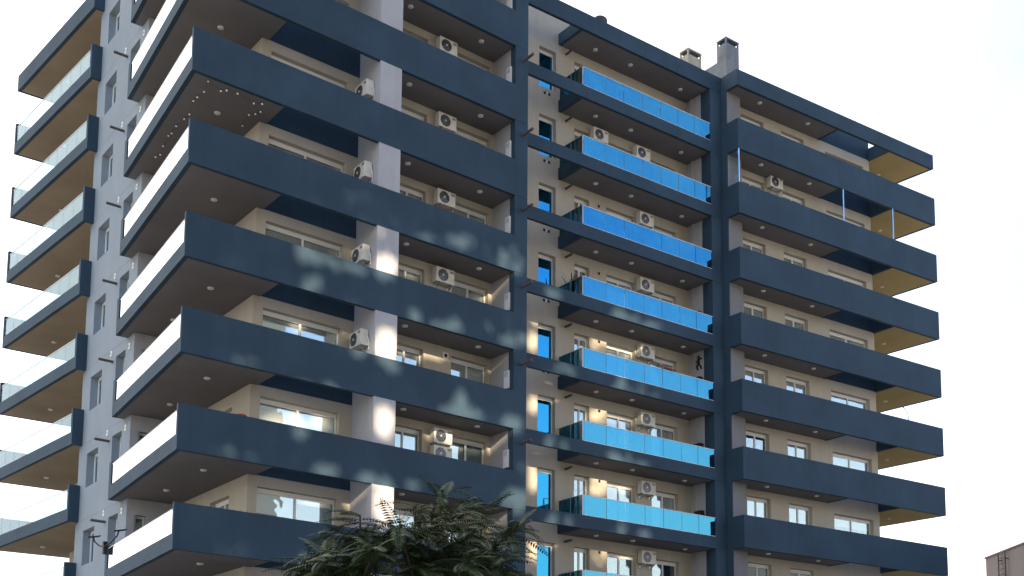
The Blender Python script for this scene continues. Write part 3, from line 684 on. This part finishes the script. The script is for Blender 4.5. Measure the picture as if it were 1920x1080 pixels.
# ------------------------------------------------------------------ tree in front of the building
def tree():
    rr = random.Random(11)
    def ray(u, v_): return cr * ((u - 1103.34) / 2309.04) + cu * (-(v_ - 1161.35) / 2309.04) + cf
    def at(u, v_, y): d_ = ray(u, v_); return CAMP + d_ * ((y - CAMP.y) / d_.y)
    basep = Vector((-4.9, -21.8, GROUND))
    r = empty('feathery_tree', basep, label='dark green tree with feathery fern-like leaves in front of the block at bottom centre', cat='tree')
    tips = [(620, 1000, -21.6), (675, 965, -22.2), (745, 985, -22.8), (828, 935, -22.0), (905, 945, -21.4), (965, 985, -22.0), (700, 1035, -23.0), (800, 1005, -22.4), (880, 1000, -22.9),
            (590, 1050, -22.3), (955, 1045, -22.7), (760, 1060, -22.0), (840, 1070, -21.2), (650, 1085, -21.4), (905, 1090, -22.2), (720, 1120, -22.9), (820, 1140, -22.6), (600, 1120, -22.8), (980, 1120, -21.5), (780, 950, -21.5), (870, 1050, -23.2), (560, 1085, -22.0), (640, 1040, -21.9), (730, 1010, -21.5), (850, 975, -22.6), (930, 1020, -22.3), (690, 1000, -22.7), (790, 1060, -22.8), (610, 1040, -22.7), (900, 1060, -21.6), (700, 1075, -21.8), (970, 1070, -22.1), (760, 1030, -22.4), (830, 1030, -21.8), (660, 1050, -22.4), (570, 1050, -21.8), (870, 1010, -22.1)]
    T = [at(*t) - basep for t in tips]
    q = MB(); fork = Vector((-.15, .1, 2.3)); q.path([Vector((0, 0, 0)), Vector((.05, .03, 1.2)), fork], .1, 12)
    mains = [Vector((-.9, .1, 3.2)), Vector((.0, -.4, 3.4)), Vector((.9, .0, 3.3)), Vector((.1, .6, 3.3))]
    for m_ in mains: q.tube(fork, m_, .075, .05, 8)
    segs = []
    for t in T:
        m_ = min(mains, key=lambda m: (m - t).length); mid = (m_ + t) / 2 + Vector((rr.uniform(-.1, .1), rr.uniform(-.1, .1), -.08))
        q.tube(m_, mid, .035, .022, 6); q.tube(mid, t, .022, .010, 6); segs.append((mid, t))
    q.build('trunk', BARK, r)
    q = MB()
    def frond(p, az, el, ln, droop):
        d_ = Vector((math.cos(az) * math.cos(el), math.sin(az) * math.cos(el), math.sin(el)))
        n = 15; pts = []; c = p.copy(); v_ = d_.copy()
        for k in range(n + 1):
            pts.append((c.copy(), v_.copy())); v_ = (v_ + Vector((0, 0, -droop / n))).normalized(); c = c + v_ * (ln / n)
        roll = rr.uniform(-.35, .35)
        for k in range(0, n):
            q.tube(pts[k][0], pts[k + 1][0], .0035, .003, 3, caps=False)
        for k in range(1, n + 1):
            t = k / n; c, v_ = pts[k]; sd_ = v_.cross(Vector((0, 0, 1)));
            sd_ = sd_.normalized() if sd_.length > .05 else Vector((1, 0, 0))
            up = sd_.cross(v_).normalized(); pl = ln * .20 * math.sin(math.pi * min(.97, .14 + .84 * t)) ** .7 + .010
            for s in (-1, 1):
                side = (sd_ * s * math.cos(roll * s) + up * math.sin(roll) ).normalized()
                pd = (side + v_ * .45 + Vector((0, 0, -.18)) + Vector((rr.uniform(-.08, .08),) * 3)).normalized()
                wv = pd.cross(up).normalized() * (ln * .020 + .003)
                a = c; b = c + pd * pl * .5 + Vector((0, 0, .004)); e = c + pd * pl + Vector((0, 0, -pl * .10))
                q.quad([a, b - wv, b + wv * 1.0][::1]); q.quad([b - wv, e, b + wv])
    for mid, t in segs:
        for k in range(rr.randint(21, 27)):
            f = 1 - rr.random() ** 1.6 * .75; p_ = mid.lerp(t, f)
            az = rr.uniform(0, 6.283); el = rr.uniform(-.1, .55) if rr.random() < .8 else rr.uniform(.5, 1.1)
            frond(p_, az, el, rr.uniform(.34, .62), rr.uniform(.5, 1.2))
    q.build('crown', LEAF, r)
tree()

# ------------------------------------------------------------------ added sun blocker behind the viewpoint, pierced to shape the sun patches
TY = -48.0
def back(x, y, z):                # where a sunbeam that lands at x,y,z crosses the blocker's plane
    t = (y - TY) / SUN.y; return x - SUN.x * t, z - SUN.z * t
def ray2(u, v_): return cr * ((u - 1103.34) / 2309.04) + cu * (-(v_ - 1161.35) / 2309.04) + cf
def hitA(u, v_, d=0): r_ = ray2(u, v_); t = (sA * CAMP.x + d - CAMP.y) / (r_.y - sA * r_.x); return CAMP + r_ * t
def hitB(u, v_, d=0): r_ = ray2(u, v_); k = 1.6457 - sB * 16.7817 + d; t = (k + sB * CAMP.x - CAMP.y) / (r_.y - sB * r_.x); return CAMP + r_ * t
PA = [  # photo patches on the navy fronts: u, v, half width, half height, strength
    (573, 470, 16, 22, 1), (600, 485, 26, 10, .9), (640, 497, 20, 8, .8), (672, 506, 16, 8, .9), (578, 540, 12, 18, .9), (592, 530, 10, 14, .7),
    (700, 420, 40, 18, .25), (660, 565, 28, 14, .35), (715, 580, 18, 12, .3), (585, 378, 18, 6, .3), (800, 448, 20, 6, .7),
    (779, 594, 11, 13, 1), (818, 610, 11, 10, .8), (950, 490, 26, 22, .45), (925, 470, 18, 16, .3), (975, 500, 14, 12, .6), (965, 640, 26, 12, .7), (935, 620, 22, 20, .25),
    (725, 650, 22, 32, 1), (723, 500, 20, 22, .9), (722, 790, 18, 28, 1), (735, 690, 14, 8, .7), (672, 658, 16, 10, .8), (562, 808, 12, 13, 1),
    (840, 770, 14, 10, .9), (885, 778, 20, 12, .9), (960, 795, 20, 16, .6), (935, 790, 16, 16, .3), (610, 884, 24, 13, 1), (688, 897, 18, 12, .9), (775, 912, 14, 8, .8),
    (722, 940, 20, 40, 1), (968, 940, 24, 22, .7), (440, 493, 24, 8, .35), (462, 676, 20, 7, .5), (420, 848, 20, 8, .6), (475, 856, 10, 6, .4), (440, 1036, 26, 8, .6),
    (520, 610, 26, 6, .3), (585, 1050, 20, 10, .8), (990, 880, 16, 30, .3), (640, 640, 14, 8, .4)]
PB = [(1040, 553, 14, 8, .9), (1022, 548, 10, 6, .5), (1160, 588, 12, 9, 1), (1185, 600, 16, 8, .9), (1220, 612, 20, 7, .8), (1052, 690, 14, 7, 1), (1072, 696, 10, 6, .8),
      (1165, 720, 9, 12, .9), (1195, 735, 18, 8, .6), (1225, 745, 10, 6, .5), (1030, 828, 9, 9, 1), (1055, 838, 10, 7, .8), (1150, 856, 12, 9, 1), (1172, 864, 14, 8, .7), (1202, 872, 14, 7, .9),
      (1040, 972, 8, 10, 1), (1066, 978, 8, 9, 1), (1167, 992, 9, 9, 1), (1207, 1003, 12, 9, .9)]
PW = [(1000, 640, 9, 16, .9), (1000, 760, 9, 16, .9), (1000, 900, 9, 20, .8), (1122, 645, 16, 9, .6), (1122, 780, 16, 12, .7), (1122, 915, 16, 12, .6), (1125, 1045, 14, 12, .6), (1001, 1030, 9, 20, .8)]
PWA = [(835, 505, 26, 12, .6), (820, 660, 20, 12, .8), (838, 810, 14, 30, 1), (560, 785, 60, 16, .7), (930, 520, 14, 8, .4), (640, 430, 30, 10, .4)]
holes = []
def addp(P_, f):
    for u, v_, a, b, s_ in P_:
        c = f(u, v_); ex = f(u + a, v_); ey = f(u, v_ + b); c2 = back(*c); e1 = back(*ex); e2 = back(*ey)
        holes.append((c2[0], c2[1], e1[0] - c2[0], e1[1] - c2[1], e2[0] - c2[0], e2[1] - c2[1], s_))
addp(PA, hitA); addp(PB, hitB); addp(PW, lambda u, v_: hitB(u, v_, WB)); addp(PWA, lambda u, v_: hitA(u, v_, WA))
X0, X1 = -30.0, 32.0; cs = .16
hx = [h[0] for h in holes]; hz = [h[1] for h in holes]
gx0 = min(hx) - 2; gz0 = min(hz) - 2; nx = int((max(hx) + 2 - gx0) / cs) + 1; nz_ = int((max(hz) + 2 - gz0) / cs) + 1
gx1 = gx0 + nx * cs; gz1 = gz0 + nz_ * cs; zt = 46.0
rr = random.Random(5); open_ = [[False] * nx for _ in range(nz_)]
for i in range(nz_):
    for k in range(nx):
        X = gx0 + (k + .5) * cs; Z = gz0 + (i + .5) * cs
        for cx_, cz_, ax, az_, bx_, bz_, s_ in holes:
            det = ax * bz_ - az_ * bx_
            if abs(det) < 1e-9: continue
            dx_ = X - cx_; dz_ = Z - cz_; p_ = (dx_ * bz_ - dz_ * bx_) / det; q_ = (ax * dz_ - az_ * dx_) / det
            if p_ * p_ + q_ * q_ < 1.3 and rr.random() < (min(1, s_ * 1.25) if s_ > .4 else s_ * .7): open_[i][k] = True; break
tw = empty('sun_blocker', (0, TY, GROUND), label='added unseen sun blocker behind the viewpoint with holes that shape the sun patches', cat='building')
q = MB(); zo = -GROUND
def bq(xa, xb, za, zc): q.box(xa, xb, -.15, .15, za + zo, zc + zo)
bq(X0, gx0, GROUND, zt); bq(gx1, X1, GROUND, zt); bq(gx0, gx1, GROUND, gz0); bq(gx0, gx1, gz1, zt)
q.build('front_wall', PLAINM, tw)  # solid surround of the added blocker
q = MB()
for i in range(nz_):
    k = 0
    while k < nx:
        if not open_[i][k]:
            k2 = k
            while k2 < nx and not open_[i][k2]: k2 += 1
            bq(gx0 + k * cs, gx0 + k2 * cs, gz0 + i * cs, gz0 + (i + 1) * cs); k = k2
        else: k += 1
q.build('sun_patch_gobo', PLAINM, tw)
q = MB(); q.box(X0, X0 + .3, -9, -.15, 0, zt + zo); q.box(X1 - .3, X1, -9, -.15, 0, zt + zo); q.build('side_wall', PLAINM, tw)  # side sheets of the added blocker
